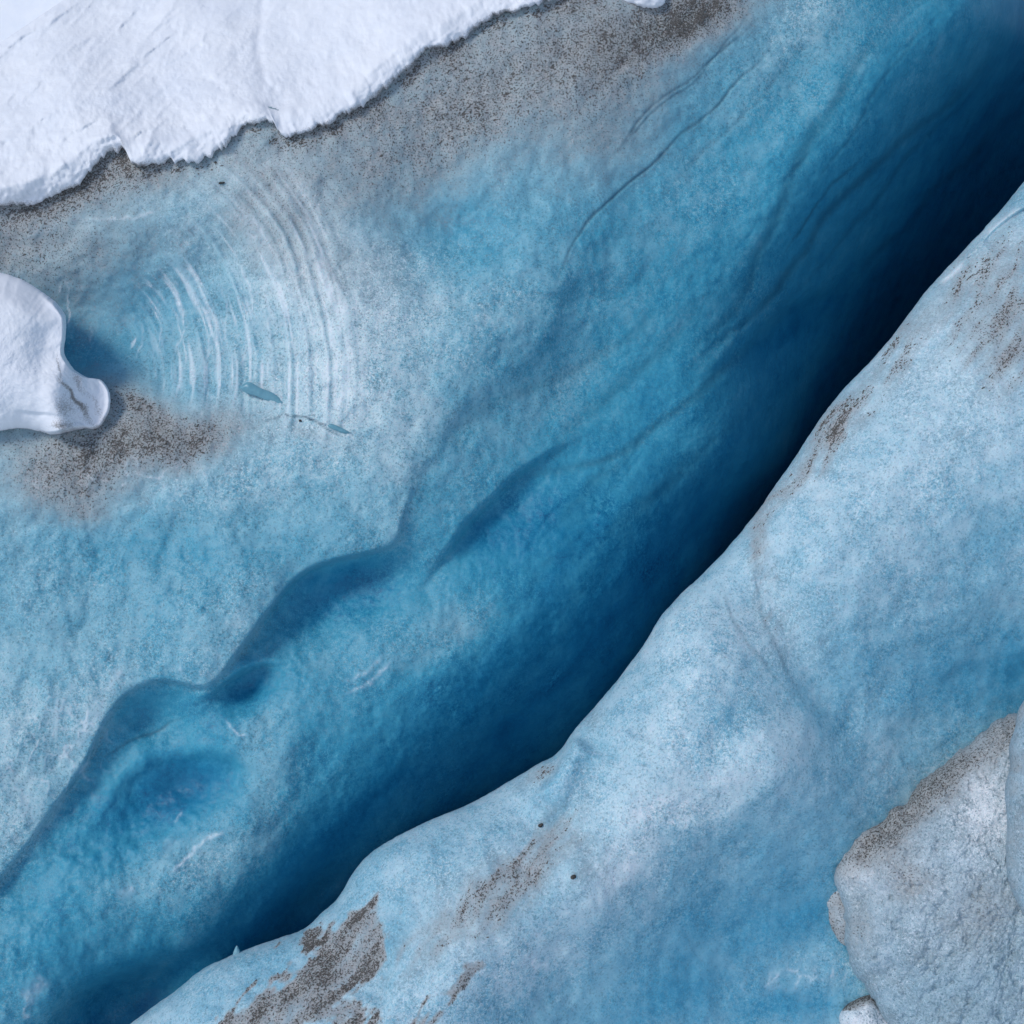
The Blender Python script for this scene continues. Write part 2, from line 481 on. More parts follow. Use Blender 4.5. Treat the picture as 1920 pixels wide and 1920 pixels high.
CRACKS_LEFT = [  # (curve, depth, width, darkness)
    ([(1500, 20), (1430, 100), (1380, 150), (1330, 205), (1270, 265), (1220, 312), (1150, 370), (1085, 440), (1045, 520), (1020, 590)], 0.10, 3.2, 0.50),
    ([(1470, 0), (1380, 75), (1330, 115), (1270, 165), (1225, 195), (1180, 250), (1130, 310), (1100, 350)], 0.06, 2.6, 0.40),
    ([(1440, -20), (1350, 95), (1290, 160), (1230, 205), (1150, 290), (1110, 330)], 0.05, 2.4, 0.34),
    ([(1520, 60), (1450, 150), (1380, 230), (1300, 310), (1210, 400)], 0.05, 5, 0.16),
    ([(1700, -20), (1640, 80), (1590, 150), (1540, 235), (1500, 300), (1470, 370), (1440, 440), (1400, 540), (1340, 620), (1250, 700)], 0.14, 11, 0.34),
    ([(1760, -20), (1700, 90), (1630, 190), (1560, 300), (1510, 390)], 0.05, 4, 0.24),
    ([(1930, 10), (1840, 130), (1780, 190), (1700, 265), (1600, 350), (1540, 420), (1500, 480), (1460, 540), (1400, 600), (1330, 660), (1240, 730)], 0.16, 9, 0.40),
    ([(1900, 80), (1800, 200), (1700, 300), (1620, 400), (1530, 510), (1440, 600)], 0.06, 5, 0.26),
    ([(1640, 270), (1570, 340), (1530, 390), (1490, 440), (1460, 500)], 0.06, 3, 0.45),
    ([(1200, 830), (1120, 900), (1060, 960), (1000, 1010)], 0.06, 12, 0.16),
    ([(1500, 560), (1420, 640), (1350, 700), (1290, 760), (1230, 800), (1150, 850), (1050, 880), (960, 905), (900, 950)], 0.10, 9, 0.26),
    ([(1330, 560), (1250, 650), (1190, 710), (1120, 760), (1070, 800), (1000, 840)], 0.08, 12, 0.20),
    ([(1910, 190), (1830, 290), (1760, 350), (1700, 420), (1640, 470), (1560, 560)], 0.12, 8, 0.35),
    ([(1450, 700), (1380, 790), (1300, 870), (1210, 950), (1120, 1020)], 0.08, 14, 0.18),
    ([(380, 1332), (330, 1345), (290, 1370), (230, 1395), (170, 1435)], 0.04, 3, 0.35),
    ([(1300, 540), (1240, 580), (1170, 640), (1090, 690), (1010, 720), (930, 760), (870, 800), (830, 860)], 0.06, 12, 0.20),
]


def along_mask(s, e=0.15):
    return smooth(0, e, s) * smooth(0, e, 1 - s)


def apply_steps(px, py, w, steps):
    for (c, h, soft, L) in steps:
        d, s = curve_dist(px, py, c, soft + 3 * L)
        near = (d > -soft) & (d < 4 * L)
        k = smooth(-soft * 0.25, soft, d) * np.exp(-np.clip(d, 0, None) ** 2 / (2 * L * L)) * along_mask(s)
        w = w - np.where(near, h * k, 0).astype(F)
    return w


def apply_cracks(px, py, w, crack, cracks, wob=5.0, seed=3):
    wx = px + fbm(px, py, 90, 5, seed, .5) * wob * 2.2; wy = py + fbm(px, py, 90, 5, seed + 1, .5) * wob * 2.2
    tex = 0.72 + 0.28 * smooth(-0.35, 0.4, fbm(px, py, 60, 3, seed + 2))
    for (c, dep, wid, dark) in cracks:
        d, s = curve_dist(wx, wy, c, wid * 4 + 20)
        m = np.exp(-(d / wid) ** 2) * along_mask(s, 0.32)
        # one side of the layer stands a little proud
        side = smooth(0, wid * 5, -d) * np.exp(-np.clip(-d, 0, None) / (wid * 8)) * along_mask(s, 0.32)
        w = w - (dep * 0.22 * m * tex + dep * 0.25 * side).astype(F)
        crack = np.maximum(crack, (m * np.minimum(1, dark * 1.35) * tex).astype(F))
    return w, crack


NX, NY = 930, 860
gx = np.concatenate([np.linspace(-700, -30, 50)[:-1], np.linspace(-30, 1960, NX - 130), np.linspace(1960, 2500, 82)[1:]])
gy = np.concatenate([np.linspace(-500, -30, 50)[:-1], np.linspace(-30, 1950, NY - 110), np.linspace(1950, 2350, 62)[1:]])
NX, NY = len(gx), len(gy)
GX, GY = np.meshgrid(gx, gy)
px = GX.ravel().astype(F); py = GY.ravel().astype(F)
wx = px + 26 * fbm(px, py, 150, 3, 5); wy = py + 26 * fbm(px, py, 150, 3, 6)

W_LEFT = [(a, b, c * (0.60 if (b > 900 and a < 1350) else 0.72 if (b > 780 and a < 1500) else 1.0)) for a, b, c in W_LEFT]
W_LEFT = [(a, b, c if c > -0.25 else -(0.5 * -c + 0.5 * -c * (-c / 12.0))) for a, b, c in W_LEFT]
w = tps(W_LEFT, px, py)
w = hollow_steps(wx * 0.25 + px * 0.75, wy * 0.25 + py * 0.75, w, STEPS_LEFT)
crack = np.zeros_like(px)
w, crack = apply_cracks(px, py, w, crack, CRACKS_LEFT)
w, crack = apply_cracks(px, py, w, crack, [([(530, 778), (545, 781), (562, 780), (580, 785), (600, 793), (616, 801)], .02, 2.0, 1.0), ([(582, 786), (600, 797), (625, 812), (650, 822)], .0, 1.6, .8), ([(490, 790), (515, 784), (530, 780)], .0, 1.6, .5)], wob=1.0, seed=9)
_c = [(525, 772), (545, 781), (562, 780), (580, 785), (600, 793), (622, 803)]
d_, s_ = curve_dist(px + 3 * fbm(px, py, 12, 3, 91), py + 3 * fbm(px, py, 12, 3, 92), _c, 20)
crack = np.maximum(crack, (np.exp(-(d_ / 1.9) ** 2) * along_mask(s_, .1) * smooth(.3, .6, vnoise(px / 7, py / 7, 93))).astype(F))
# undulations; diagonal on the crevasse wall, lumpy above
dia_u = (px * 0.66 - py * 0.75); dia_v = (px * 0.75 + py * 0.66)
wall = smooth(-0.2, -1.0, w)
w = w + 0.07 * fbm(px, py, 170, 4, 11) * (1 - wall) + 0.05 * fbm(px, py, 55, 3, 12) * (1 - 0.75 * wall)
w = w + 0.10 * wall * fbm(dia_u * 0.25, dia_v, 120, 3, 13) + 0.008 * wall * fbm(dia_u * 0.2, dia_v, 30, 2, 14)
w = w + 0.012 * fbm(px, py, 14, 3, 15)

BLUE_LEFT = [  # ice blueness, with lit bulges, hollow shade and top light painted in
    (0, 480, 260, 60, 0, .30, .8), (400, 330, 200, 40, -20, .25, .7), (900, 120, 300, 110, -35, .40, .8), (650, 260, 200, 80, -20, .40, .7),
    (850, 430, 180, 110, -20, .74, .9), (1080, 330, 170, 130, -40, .58, .7), (1250, 250, 110, 150, 35, .66, .8),
    (620, 620, 130, 260, -25, .12, .9), (740, 560, 160, 100, 0, .24, .6), (560, 600, 110, 200, -15, .22, .6), (380, 430, 120, 50, 0, .38, .5),
    (260, 560, 170, 120, 30, .66, .9), (190, 640, 120, 75, 0, .72, .95), (140, 680, 60, 40, 0, .8, .8), (400, 680, 120, 80, 0, .36, .6),
    (720, 780, 130, 150, -30, .28, .7), (780, 900, 110, 130, 40, .30, .6), (480, 900, 200, 60, 10, .42, .6), (600, 980, 220, 80, -10, .50, .7),
    (330, 1040, 260, 70, 0, .74, .85), (100, 1120, 260, 160, 0, .60, .7), (300, 1160, 200, 100, 0, .60, .6), (430, 1180, 80, 70, -45, .40, .5),
    (60, 1400, 130, 170, 25, .33, .8), (190, 1320, 40, 90, 35, .25, .5), (20, 1560, 80, 80, 0, .34, .6),
    (1050, 600, 60, 200, 40, .52, .6), (900, 820, 90, 170, 45, .62, .8), (1150, 620, 150, 220, 40, .74, .8), (1490, 40, 90, 200, 40, .44, .9),
    (1400, 220, 120, 200, 42, .60, .8), (1250, 450, 130, 200, 42, .74, .7), (1600, 250, 150, 500, 42, .74, .8), (1780, 250, 130, 500, 42, .88, .9),
    (1350, 700, 130, 400, 45, .90, .8), (1100, 950, 220, 130, -40, .84, .8), (1200, 1100, 120, 400, 45, .95, .8), (1000, 1250, 160, 260, 45, .86, .7),
    (820, 1190, 130, 70, -30, .26, .8), (820, 1120, 130, 60, -30, .62, .5), (640, 1100, 120, 60, -20, .80, .8), (980, 1050, 90, 50, -40, .66, .6), (700, 1380, 200, 80, -20, .72, .7),
    (490, 1420, 45, 110, 0, .15, .8), (640, 1330, 130, 40, -30, .55, .7), (460, 1290, 80, 40, -20, .74, .7), (290, 1320, 90, 50, -20, .64, .8), (330, 1480, 130, 70, -25, .84, .9),
    (180, 1560, 90, 150, 35, .72, .7), (350, 1620, 170, 60, -25, .24, .8), (430, 1700, 150, 50, -35, .22, .8), (500, 1650, 150, 60, -40, .66, .6), (120, 1780, 120, 150, 30, .68, .6),
    (300, 1780, 200, 60, -15, .66, .6), (40, 1900, 50, 80, 30, .45, .6), (650, 1560, 200, 80, -40, .88, .7), (450, 1800, 250, 60, -25, .88, .7)]
blue = blobs(wx, wy, 0.48, BLUE_LEFT)
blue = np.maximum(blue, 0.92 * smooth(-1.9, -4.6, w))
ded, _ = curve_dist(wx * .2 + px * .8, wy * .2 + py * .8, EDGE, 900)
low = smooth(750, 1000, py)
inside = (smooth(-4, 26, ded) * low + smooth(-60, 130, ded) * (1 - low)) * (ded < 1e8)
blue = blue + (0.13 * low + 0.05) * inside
blue = blue + 0.06 * smooth(0, 18, ded) * (ded < 1e8) * np.clip(envelope(px, py, STEPS_LEFT[0][3]), 0, 1)  # rim shadow in the hollows below the edge, deepened in the colour
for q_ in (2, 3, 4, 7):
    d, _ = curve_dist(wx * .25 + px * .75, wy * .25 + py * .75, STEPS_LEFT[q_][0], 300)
    blue = blue + 0.14 * smooth(0, 26, d) * (d < 1e8) * np.clip(envelope(px, py, STEPS_LEFT[q_][3]), 0, 1)  # same painted hollow shade below the inner ledges
band = fbm(dia_u * 0.13 + 40 * fbm(px, py, 200, 2, 16), dia_v + 14 * fbm(px, py, 90, 3, 17), 46, 5, 18, .6)
band2 = ridged(dia_u * 0.07 + 30 * fbm(px, py, 200, 2, 16), dia_v + 20 * fbm(px, py, 110, 3, 19), 70, 3, 20)
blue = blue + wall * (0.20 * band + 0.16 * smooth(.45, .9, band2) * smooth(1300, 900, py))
upw = smooth(1020, 850, py) * (ded < 1e8)
tgt = 0.56 + 0.20 * smooth(20, 260, ded) - 0.24 * np.exp(-(((px - 1490) / 100) ** 2 + ((py + 10) / 170) ** 2))  # last term paints the light from above as a paler spot
kk_ = upw * smooth(15, 90, ded) * 0.65 * smooth(-3.4, -1.6, w)
blue = blue * (1 - kk_) + (tgt + 0.10 * wall * band) * kk_
dE, _ = curve_dist(px, py, SNOW_EDGE, 700)      # positive = ice side or snow side, fixed below
dE = np.where(np.abs(dE) > 1e8, np.where(py < 300, -700, 700), dE)
ice_side = dE                                    # > 0 below the snow edge
rim = np.clip(1 - np.abs(ice_side) / 60.0, 0, 1) * (0.55 + 0.45 * fbm(px, py, 90, 3, 21))
dirt = blobs(wx, wy, 0.05, [
    (0, 470, 300, 90, 0, .62, .9), (200, 330, 160, 70, -20, .75, .8), (480, 330, 90, 110, 0, .50, .7), (560, 460, 110, 60, 50, .45, .6),
    (620, 330, 200, 100, -20, .45, .7), (900, 180, 330, 130, -30, .68, .95), (1130, 140, 130, 170, 0, .66, .9), (1280, 40, 150, 60, -20, .95, 1),
    (650, 480, 130, 80, 30, .36, .6), (100, 540, 160, 60, 20, .5, .8), (1180, 230, 80, 60, 0, .30, .5),
    (170, 860, 170, 65, -12, .92, .95), (340, 825, 140, 42, -12, .78, .95), (240, 765, 120, 50, 30, .72, .9), (130, 905, 60, 50, 0, .8, .8), (150, 930, 90, 50, 0, .55, .7), (60, 840, 130, 40, 0, .6, .8),
    (30, 1000, 60, 200, 0, .25, .5), (600, 810, 60, 14, 15, .35, .7)])
dirt = np.clip(dirt + 0.42 * np.clip(rim, 0, 1), 0, 1) * (1 - 0.85 * wall)
w = w - 0.012 * wall * smooth(.45, .9, band2) * smooth(1300, 900, py)
w = w - 0.022 * np.clip(dirt - .15, 0, 1) * ridged(px * .8 + py * .6, (py * .8 - px * .6) * 2.0, 22, 3, 31)
# frost streaks in the bowl, concentric with it
cx0, cy0 = 120.0, 700.0
rr = np.hypot(px - cx0, (py - cy0) * 0.95); th = np.arctan2(cy0 - py, px - cx0)
st = vnoise(rr / 8.0 + 3 * vnoise(px / 120, py / 120, 8), th * 3.2, 40) * 0.55 + vnoise(rr / 3.2, th * 6.0, 41) * 0.45
stm = smooth(120, 230, rr) * smooth(620, 500, rr) * smooth(-0.40, -0.05, th) * smooth(1.08, 0.62, th)
rib = vnoise(rr / 11.0 + 2.0 * vnoise(px / 140, py / 140, 44), th * 1.6, 45)
w = w + 0.04 * stm * (rib - .5)
frost = np.maximum(smooth(0.42, 0.8, st) * stm * 1.0, stm * 0.7 * smooth(.45, .95, rib) * (0.4 + 0.6 * vnoise(px / 5, py / 5, 46)))
lines = [([(440, 480), (470, 540), (482, 610)], 3, .9), ([(520, 500), (560, 580), (577, 680), (570, 760)], 4, .8), ([(385, 560), (397, 620), (386, 690)], 3, .9), ([(340, 560), (347, 610), (332, 662)], 3, .8), ([(300, 570), (304, 620), (290, 670)], 2.5, .7), ([(410, 520), (424, 580), (420, 650)], 3, .7), ([(600, 560), (625, 640), (628, 720)], 5, .8), ([(540, 600), (552, 670), (548, 720)], 3, .7), ([(650, 620), (665, 700), (660, 760)], 4, .6), ([(270, 600), (268, 640), (250, 680)], 2.5, .8), ([(455, 590), (460, 650), (450, 700)], 3, .7),
         ([(640, 1300), (680, 1288), (715, 1262), (738, 1225)], 5, .9), ([(640, 1282), (680, 1265), (705, 1245), (722, 1220)], 6, .6),
         ([(420, 1340), (432, 1358), (450, 1374), (472, 1380)], 3, 1.0), ([(305, 1645), (350, 1605), (385, 1570), (430, 1553)], 5, .95),
         ([(320, 1545), (345, 1518)], 4, .7), ([(295, 1590), (330, 1572)], 14, .45), ([(215, 1680), (260, 1660)], 12, .5),
         ([(100, 1400), (106, 1340), (108, 1290)], 6, .7), ([(200, 1305), (222, 1265), (240, 1240)], 9, .6), ([(130, 1420), (165, 1365), (205, 1310)], 12, .55),
         ([(336, 1270), (336, 1235)], 3, .5), ([(120, 415), (200, 412), (270, 405), (310, 380)], 4, .7), ([(30, 450), (90, 430), (130, 412)], 4, .5),
         ([(115, 1080), (112, 1130), (118, 1180)], 4, .0), ([(40, 1880), (70, 1850), (90, 1830)], 16, .7), ([(130, 520), (133, 560), (128, 620)], 2.2, 1.0), ([(115, 530), (114, 552)], 2, .8),
         ([(165, 640), (178, 600)], 2, .6), ([(245, 655), (256, 628)], 3, .9), ([(490, 530), (508, 580), (510, 610)], 4, .7), ([(575, 580), (590, 630)], 4, .8), ([(560, 600), (575, 670)], 5, .5),
         ([(620, 650), (643, 655), (640, 740), (620, 780)], 9, .8), ([(610, 630), (612, 700), (610, 780)], 5, .7), ([(715, 745), (728, 735), (722, 760)], 3, .7)]
jx = 5 * fbm(px, py, 13, 3, 57); jy = 5 * fbm(px, py, 13, 3, 58)
for (c, wd, st_) in lines:
    d, s = curve_dist(wx * .25 + px * .75 + jx, wy * .25 + py * .75 + jy, c, wd * 4, 8)
    frost = np.maximum(frost, st_ * np.exp(-(d / wd) ** 2) * along_mask(s, 0.2) * (0.5 + 0.7 * vnoise(px / 6.5, py / 6.5, 55) + 0.25 * vnoise(px / 22, py / 22, 56)))
net = ridged(px, py, 26, 3, 50)
netm = blobs(wx, wy, 0, [(60, 1400, 120, 130, 0, 1, 1), (150, 1370, 60, 110, 30, 1, .9), (50, 1900, 50, 70, 0, 1, .8), (300, 900, 220, 30, -8, 1, .8),
                         (860, 560, 120, 60, -20, .6, .8), (740, 640, 120, 60, 0, .5, .8), (200, 880, 160, 40, 0, .7, .7), (500, 340, 60, 60, 0, .6, .7),
                         (850, 1010, 160, 60, -45, .15, .5)])
frost = np.clip(np.maximum(frost, smooth(0.42, 0.78, net) * netm), 0, 1)
w = w + 0.008 * frost

V = place(px, py, w + lean(py))
Fc = grid_faces(NY, NX)
keep = (ice_side > -26)[Fc].any(1)
Fc = Fc[keep][:, ::-1]
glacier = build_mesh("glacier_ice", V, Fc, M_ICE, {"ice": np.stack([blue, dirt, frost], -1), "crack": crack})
tag(glacier, "blue and grey glacier ice sloping down into the dark crevasse", kind='structure')
LEFT = dict(px=px, py=py, w=w + lean(py), V=V, dirt=dirt, vis=(ice_side > 5))
LEFT_GRID = (gx, gy, (w + lean(py)).reshape(NY, NX))


def left_w(x, y):
    gx_, gy_, W_ = LEFT_GRID
    i = int(np.clip(np.searchsorted(gx_, x), 1, len(gx_) - 1)); j = int(np.clip(np.searchsorted(gy_, y), 1, len(gy_) - 1))
    return float(W_[j, i])

# ------------------------------------------------------------------ right bank of the crevasse
L = spline(LIP, 4.0)
seg = np.concatenate([[0], np.cumsum(np.hypot(*np.diff(L, axis=0).T))])
ns = 1000
tt = np.linspace(0, seg[-1], ns)
Lx = np.interp(tt, seg, L[:, 0]); Ly = np.interp(tt, seg, L[:, 1])
jit = fbm(tt, tt * 0, 60, 5, 61, .7) * 2.6
vis = np.concatenate([np.linspace(0, 60, 40)[:-1], np.linspace(60, 1300, 400)[:-1], np.linspace(1300, 2400, 60)])
hid = np.linspace(1, 0, 26)[:-1]            # crevasse side, from deep up to the lip
rows = []
DX, DY = 0.74, 0.673
sx = np.tile(Lx[None], (len(vis), 1)) + DX * vis[:, None] + jit[None] * DX
sy = np.tile(Ly[None], (len(vis), 1)) + DY * vis[:, None] + jit[None] * DY
vx = sx.ravel().astype(F); vy = sy.ravel().astype(F)
delta = np.repeat(vis, ns).astype(F)

W_BANK = [(2300, -60, .2), (1920, 400, .5), (1740, 560, .5), (1570, 760, .5), (1440, 950, .5), (1330, 1080, .4), (1200, 1240, .4), (1060, 1420, .35),
          (880, 1520, .2), (740, 1585, .25), (640, 1700, .2), (500, 1775, .1), (340, 1860, .1), (200, 1980, 0), (-200, 2300, 0),
          (1850, 650, 1.1), (1700, 800, 1.05), (1600, 950, 1.0), (1500, 1050, .85), (1420, 1150, .55), (1330, 1200, .8), (1250, 1350, .85), (1180, 1500, .75),
          (1340, 1380, .85), (1450, 1420, .95), (1500, 1300, .55), (1600, 1150, .8), (1750, 1000, 1.0), (1900, 900, 1.2), (1800, 1250, .35), (1700, 1400, .1),
          (1900, 1200, .4), (1350, 1600, .25), (1500, 1700, -.3), (1350, 1800, -.3), (1200, 1750, .15), (1100, 1650, .75), (1000, 1600, .55), (1120, 1450, .45), (1040, 1520, .3),
          (950, 1700, .7), (850, 1650, .55), (750, 1700, .4), (850, 1850, .8), (950, 1880, .45), (1050, 1850, .15), (700, 1850, .55), (550, 1870, .5), (400, 1900, .35), (1000, 2050, .1),
          (600, 2100, .6), (1500, 1900, -.5), (1800, 1900, -.6), (2200, 1500, 0), (2300, 900, 1.3), (2400, 300, 1.2), (1600, 2400, -.3), (1200, 1950, -.2), (2400, 2200, -.3), (500, 2500, .5)]
wb = tps(W_BANK, vx, vy)
STEPS_BANK = [
    ([(1000, 1492), (1022, 1465), (1040, 1440), (1053, 1405), (1075, 1370)], -0.14, 12, 60),
    ([(1240, 1545), (1290, 1548), (1350, 1532), (1420, 1490), (1478, 1440), (1502, 1390), (1500, 1350)][::-1], 0.02, 20, 80),
    ([(640, 2000), (720, 1960), (830, 1900), (940, 1850), (1030, 1790), (1100, 1720), (1160, 1660), (1215, 1610), (1240, 1545)], 0.0, 20, 120),
    ([(1410, 1000), (1420, 1080), (1435, 1170), (1470, 1260), (1520, 1340), (1600, 1420)][::-1], 0.07, 45, 70),
    ([(1120, 1330), (1095, 1420), (1070, 1500), (1020, 1570)], -0.10, 30, 60),
    ([(1225, 1290), (1240, 1340), (1225, 1400)], 0.06, 20, 50),
    ([(690, 1690), (720, 1740), (735, 1810), (720, 1900)], 0.04, 14, 60),
    ([(1740, 545), (1780, 515), (1812, 485), (1800, 512), (1760, 540)], 0.05, 5, 14),
    ([(1940, 378), (1900, 400), (1860, 432), (1835, 462)][::-1], 0.10, 6, 40),
]
wb = apply_steps(vx, vy, wb, STEPS_BANK)
R = 55.0
rl = R * (0.7 + 0.5 * vnoise(vx / 160, vy / 160, 71))
q = np.clip(1 - delta / rl, 0, 1)
wb = wb - 0.42 * (1 - np.sqrt(np.clip(1 - q * q, 0, 1)))
far = smooth(0, 80, delta)
wb = wb + 0.055 * far * fbm(vx, vy, 150, 4, 72) + 0.03 * far * fbm(vx, vy, 45, 3, 73) + 0.010 * fbm(vx, vy, 14, 3, 74) + 0.02 * far * ridged(vx, vy, 90, 3, 77)
bwx = vx + 24 * fbm(vx, vy, 120, 3, 75); bwy = vy + 24 * fbm(vx, vy, 120, 3, 76)
crb = np.zeros_like(vx)
wb, crb = apply_cracks(vx, vy, wb, crb, [
    ([(1408, 985), (1420, 1080), (1440, 1180), (1480, 1270), (1530, 1350)], .03, 5, .22),
    ([(1345, 1080), (1370, 1150), (1400, 1200), (1450, 1270), (1480, 1310)], .02, 4, .25)], seed=7)
blueb = blobs(bwx, bwy, 0.36, [
    (1850, 700, 160, 260, 40, .28, .7), (1600, 880, 90, 200, 40, .30, .6), (1700, 1000, 150, 120, -20, .33, .7), (1850, 1050, 150, 120, 0, .46, .8), (1750, 1260, 210, 110, 0, .68, .95), (1900, 1270, 80, 90, 0, .84, .8),
    (1600, 1350, 120, 120, 30, .48, .7), (1480, 1120, 60, 160, 0, .32, .6), (1350, 1180, 80, 90, 40, .32, .7), (1290, 1240, 60, 100, 30, .26, .6), (1350, 1370, 80, 60, 0, .44, .7), (1430, 1440, 90, 60, -20, .32, .8), (1310, 1500, 90, 60, -20, .28, .8),
    (1200, 1450, 60, 160, 20, .26, .6), (1180, 1600, 110, 60, -45, .22, .7), (1050, 1480, 60, 50, 0, .40, .6), (900, 1560, 170, 60, -30, .36, .8), (760, 1620, 90, 70, -20, .40, .7), (960, 1800, 80, 60, -30, .30, .7), (830, 1850, 100, 50, -35, .28, .7),
    (1450, 1620, 160, 110, -20, .54, .9), (1350, 1720, 230, 100, -25, .64, .9), (1250, 1850, 250, 80, -20, .74, .95), (1480, 1740, 130, 60, -20, .78, .9), (1500, 1800, 130, 40, -5, .50, .7), (1450, 1900, 190, 50, 0, .76, .9),
    (1100, 1900, 160, 50, -30, .52, .8), (500, 1830, 160, 40, -25, .44, .8), (380, 1870, 90, 50, -35, .42, .8), (730, 1760, 40, 90, 10, .50, .8), (1570, 1600, 80, 80, 0, .60, .8), (1700, 1600, 200, 200, 0, .6, .6)])
d, _ = curve_dist(bwx * .3 + vx * .7, bwy * .3 + vy * .7, [(1000, 1800), (1100, 1715), (1180, 1650), (1225, 1600), (1240, 1545), (1290, 1548), (1350, 1532), (1420, 1490), (1478, 1440), (1502, 1390), (1500, 1330), (1480, 1250)], 300)
blueb = blueb - 0.11 * smooth(-12, 12, -d) * (np.abs(d) < 1e8) * np.clip(envelope(vx, vy, [(1400, 1440, 110, 70, -35, 1), (1250, 1520, 70, 50, 0, 1), (1160, 1640, 110, 50, -45, .9), (1480, 1350, 60, 60, 0, .5)]), 0, 1)
streak = fbm((bwx * 0.60 - bwy * 0.80) * 0.16, bwx * 0.80 + bwy * 0.60, 14, 3, 80)
dirtb = blobs(bwx, bwy, 0.03, [
    (1850, 560, 130, 150, 20, .50, .8), (1890, 650, 60, 90, 0, .62, .7), (1690, 650, 40, 110, 40, .50, .7), (1570, 800, 35, 90, 38, .66, .8), (1480, 890, 22, 80, 38, .55, .8),
    (1430, 1000, 24, 80, 0, .62, .8), (1440, 1120, 30, 90, 0, .38, .7), (1500, 1200, 60, 80, 0, .26, .6), (1750, 800, 120, 60, 40, .16, .6),
    (1110, 1340, 20, 90, 32, .20, .7), (1000, 1465, 50, 14, -35, .45, .8), (1040, 1560, 30, 70, 35, .40, .8), (970, 1640, 50, 130, 52, .58, .9), (1080, 1600, 40, 60, 30, .3, .6), (840, 1740, 50, 130, 52, .50, .8),
    (1100, 1640, 60, 60, 0, .22, .6)])
hard = blobs(vx + 30 * fbm(vx, vy, 60, 4, 81), vy + 30 * fbm(vx, vy, 60, 4, 82), 0.0, [
    (690, 1730, 42, 50, -20, 1.0, 1), (640, 1810, 90, 50, -40, 1.0, 1), (560, 1880, 120, 50, -40, 1.0, 1), (700, 1800, 34, 34, 0, .9, 1), (580, 1765, 60, 14, -18, .8, .9), (450, 1930, 120, 40, -30, 1, 1), (650, 1930, 60, 60, 0, .9, .9),
    (880, 1815, 40, 16, -40, 1.0, 1), (820, 1870, 60, 12, -42, .8, .9), (780, 1920, 50, 14, -30, .8, .9)])
hardm = smooth(0.34, 0.66, hard + 0.38 * streak + 0.22 * fbm(bwx * .8 + bwy * .3, bwy, 12, 3, 84))
dirtb = np.clip(np.maximum(dirtb + 0.25 * streak * smooth(0.05, 0.3, dirtb), hardm * (0.66 + 0.34 * streak)), 0, 1)
netb = ridged(vx, vy, 30, 3, 83)
netbm = blobs(bwx, bwy, 0, [(990, 1790, 90, 90, 0, 1, .9), (940, 1830, 60, 40, 0, 1, .8), (1500, 1840, 120, 26, -4, 1, 1), (1450, 1400, 70, 60, 0, .5, .8), (780, 1640, 50, 40, 0, .6, .7), (900, 1560, 60, 40, 0, .6, .6), (1440, 1890, 80, 10, 0, .7, .8), (1560, 1450, 20, 50, 0, .5, .7)])
frb = smooth(0.36, 0.75, netb) * netbm
for (c, wd, s_) in [([(1215, 1610), (1235, 1580), (1240, 1545), (1290, 1548), (1350, 1532), (1420, 1490), (1478, 1440), (1502, 1390)], 4, .0), ([(1100, 1720), (1160, 1660), (1215, 1610)], 12, .5),
                    ([(960, 1810), (1040, 1770), (1100, 1720)], 10, .4), ([(1812, 490), (1790, 512), (1760, 535)], 7, .9), ([(1920, 382), (1880, 415), (1840, 445)], 8, .8), ([(1240, 1310), (1235, 1370), (1215, 1400)], 5, .0)]:
    d, s = curve_dist(vx, vy, c, wd * 4, 8)
    frb = np.maximum(frb, s_ * np.exp(-(d / wd) ** 2) * along_mask(s, 0.2))
frb = np.clip(frb, 0, 1)

# crevasse side of the bank: drops from the lip, undercut
wl0 = wb[:ns] + lean(vy[:ns])
hx, hy, hw = [], [], []
for k in hid:
    back = 14 + 200 * k
    hx.append(Lx + DX * back * k ** 0.6); hy.append(Ly + DY * back * k ** 0.6); hw.append(wl0 - 15.0 * k ** 1.15)
hx = np.array(hx).ravel().astype(F); hy = np.array(hy).ravel().astype(F); hw = np.array(hw).ravel().astype(F)
hw = hw + 0.2 * fbm(hx, hw * 90, 160, 3, 90)
VB = np.vstack([place(hx, hy, hw), place(vx, vy, wb + lean(vy))])
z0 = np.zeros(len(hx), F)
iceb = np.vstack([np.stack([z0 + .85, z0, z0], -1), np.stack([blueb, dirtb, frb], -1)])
FB = grid_faces(len(hid) + len(vis), ns)
bank = build_mesh("ice_bank", VB, FB, M_BANK, {"ice": iceb, "crack": np.concatenate([z0, crb])})
tag(bank, "pale rounded ice bank forming the right lip of the crevasse", kind='structure')
BANK = dict(px=vx, py=vy, w=wb + lean(vy), V=VB[len(hx):], dirt=dirtb)


def near_w(S, x, y):
    i = int(np.argmin((S['px'] - x) ** 2 + (S['py'] - y) ** 2)); return float(S['w'][i])

# ------------------------------------------------------------------ snow slope, upper left
E = spline(SNOW_EDGE, 3.0)
seg = np.concatenate([[0], np.cumsum(np.hypot(*np.diff(E, axis=0).T))])
ns2 = 1100
tt = np.linspace(0, seg[-1], ns2)
Ex = np.interp(tt, seg, E[:, 0]); Ey = np.interp(tt, seg, E[:, 1])
rag = 9 * fbm(tt, tt * 0 + 3, 26, 5, 100, 0.75) + 6 * fbm(tt, tt * 0 + 9, 7, 2, 101) * (0.4 + vnoise(tt / 70, tt * 0, 102))
# smoothed edge for the rows higher up, so that the rows do not fold
ker = np.hanning(121); ker /= ker.sum()
Exs = np.convolve(np.pad(Ex, 60, 'edge'), ker, 'valid'); Eys = np.convolve(np.pad(Ey, 60, 'edge'), ker, 'valid')


def ridge_y(x):      # the crest of the snow slope
    return 80 - 0.675 * x + 0.00008 * x * x * np.sign(x) * 0


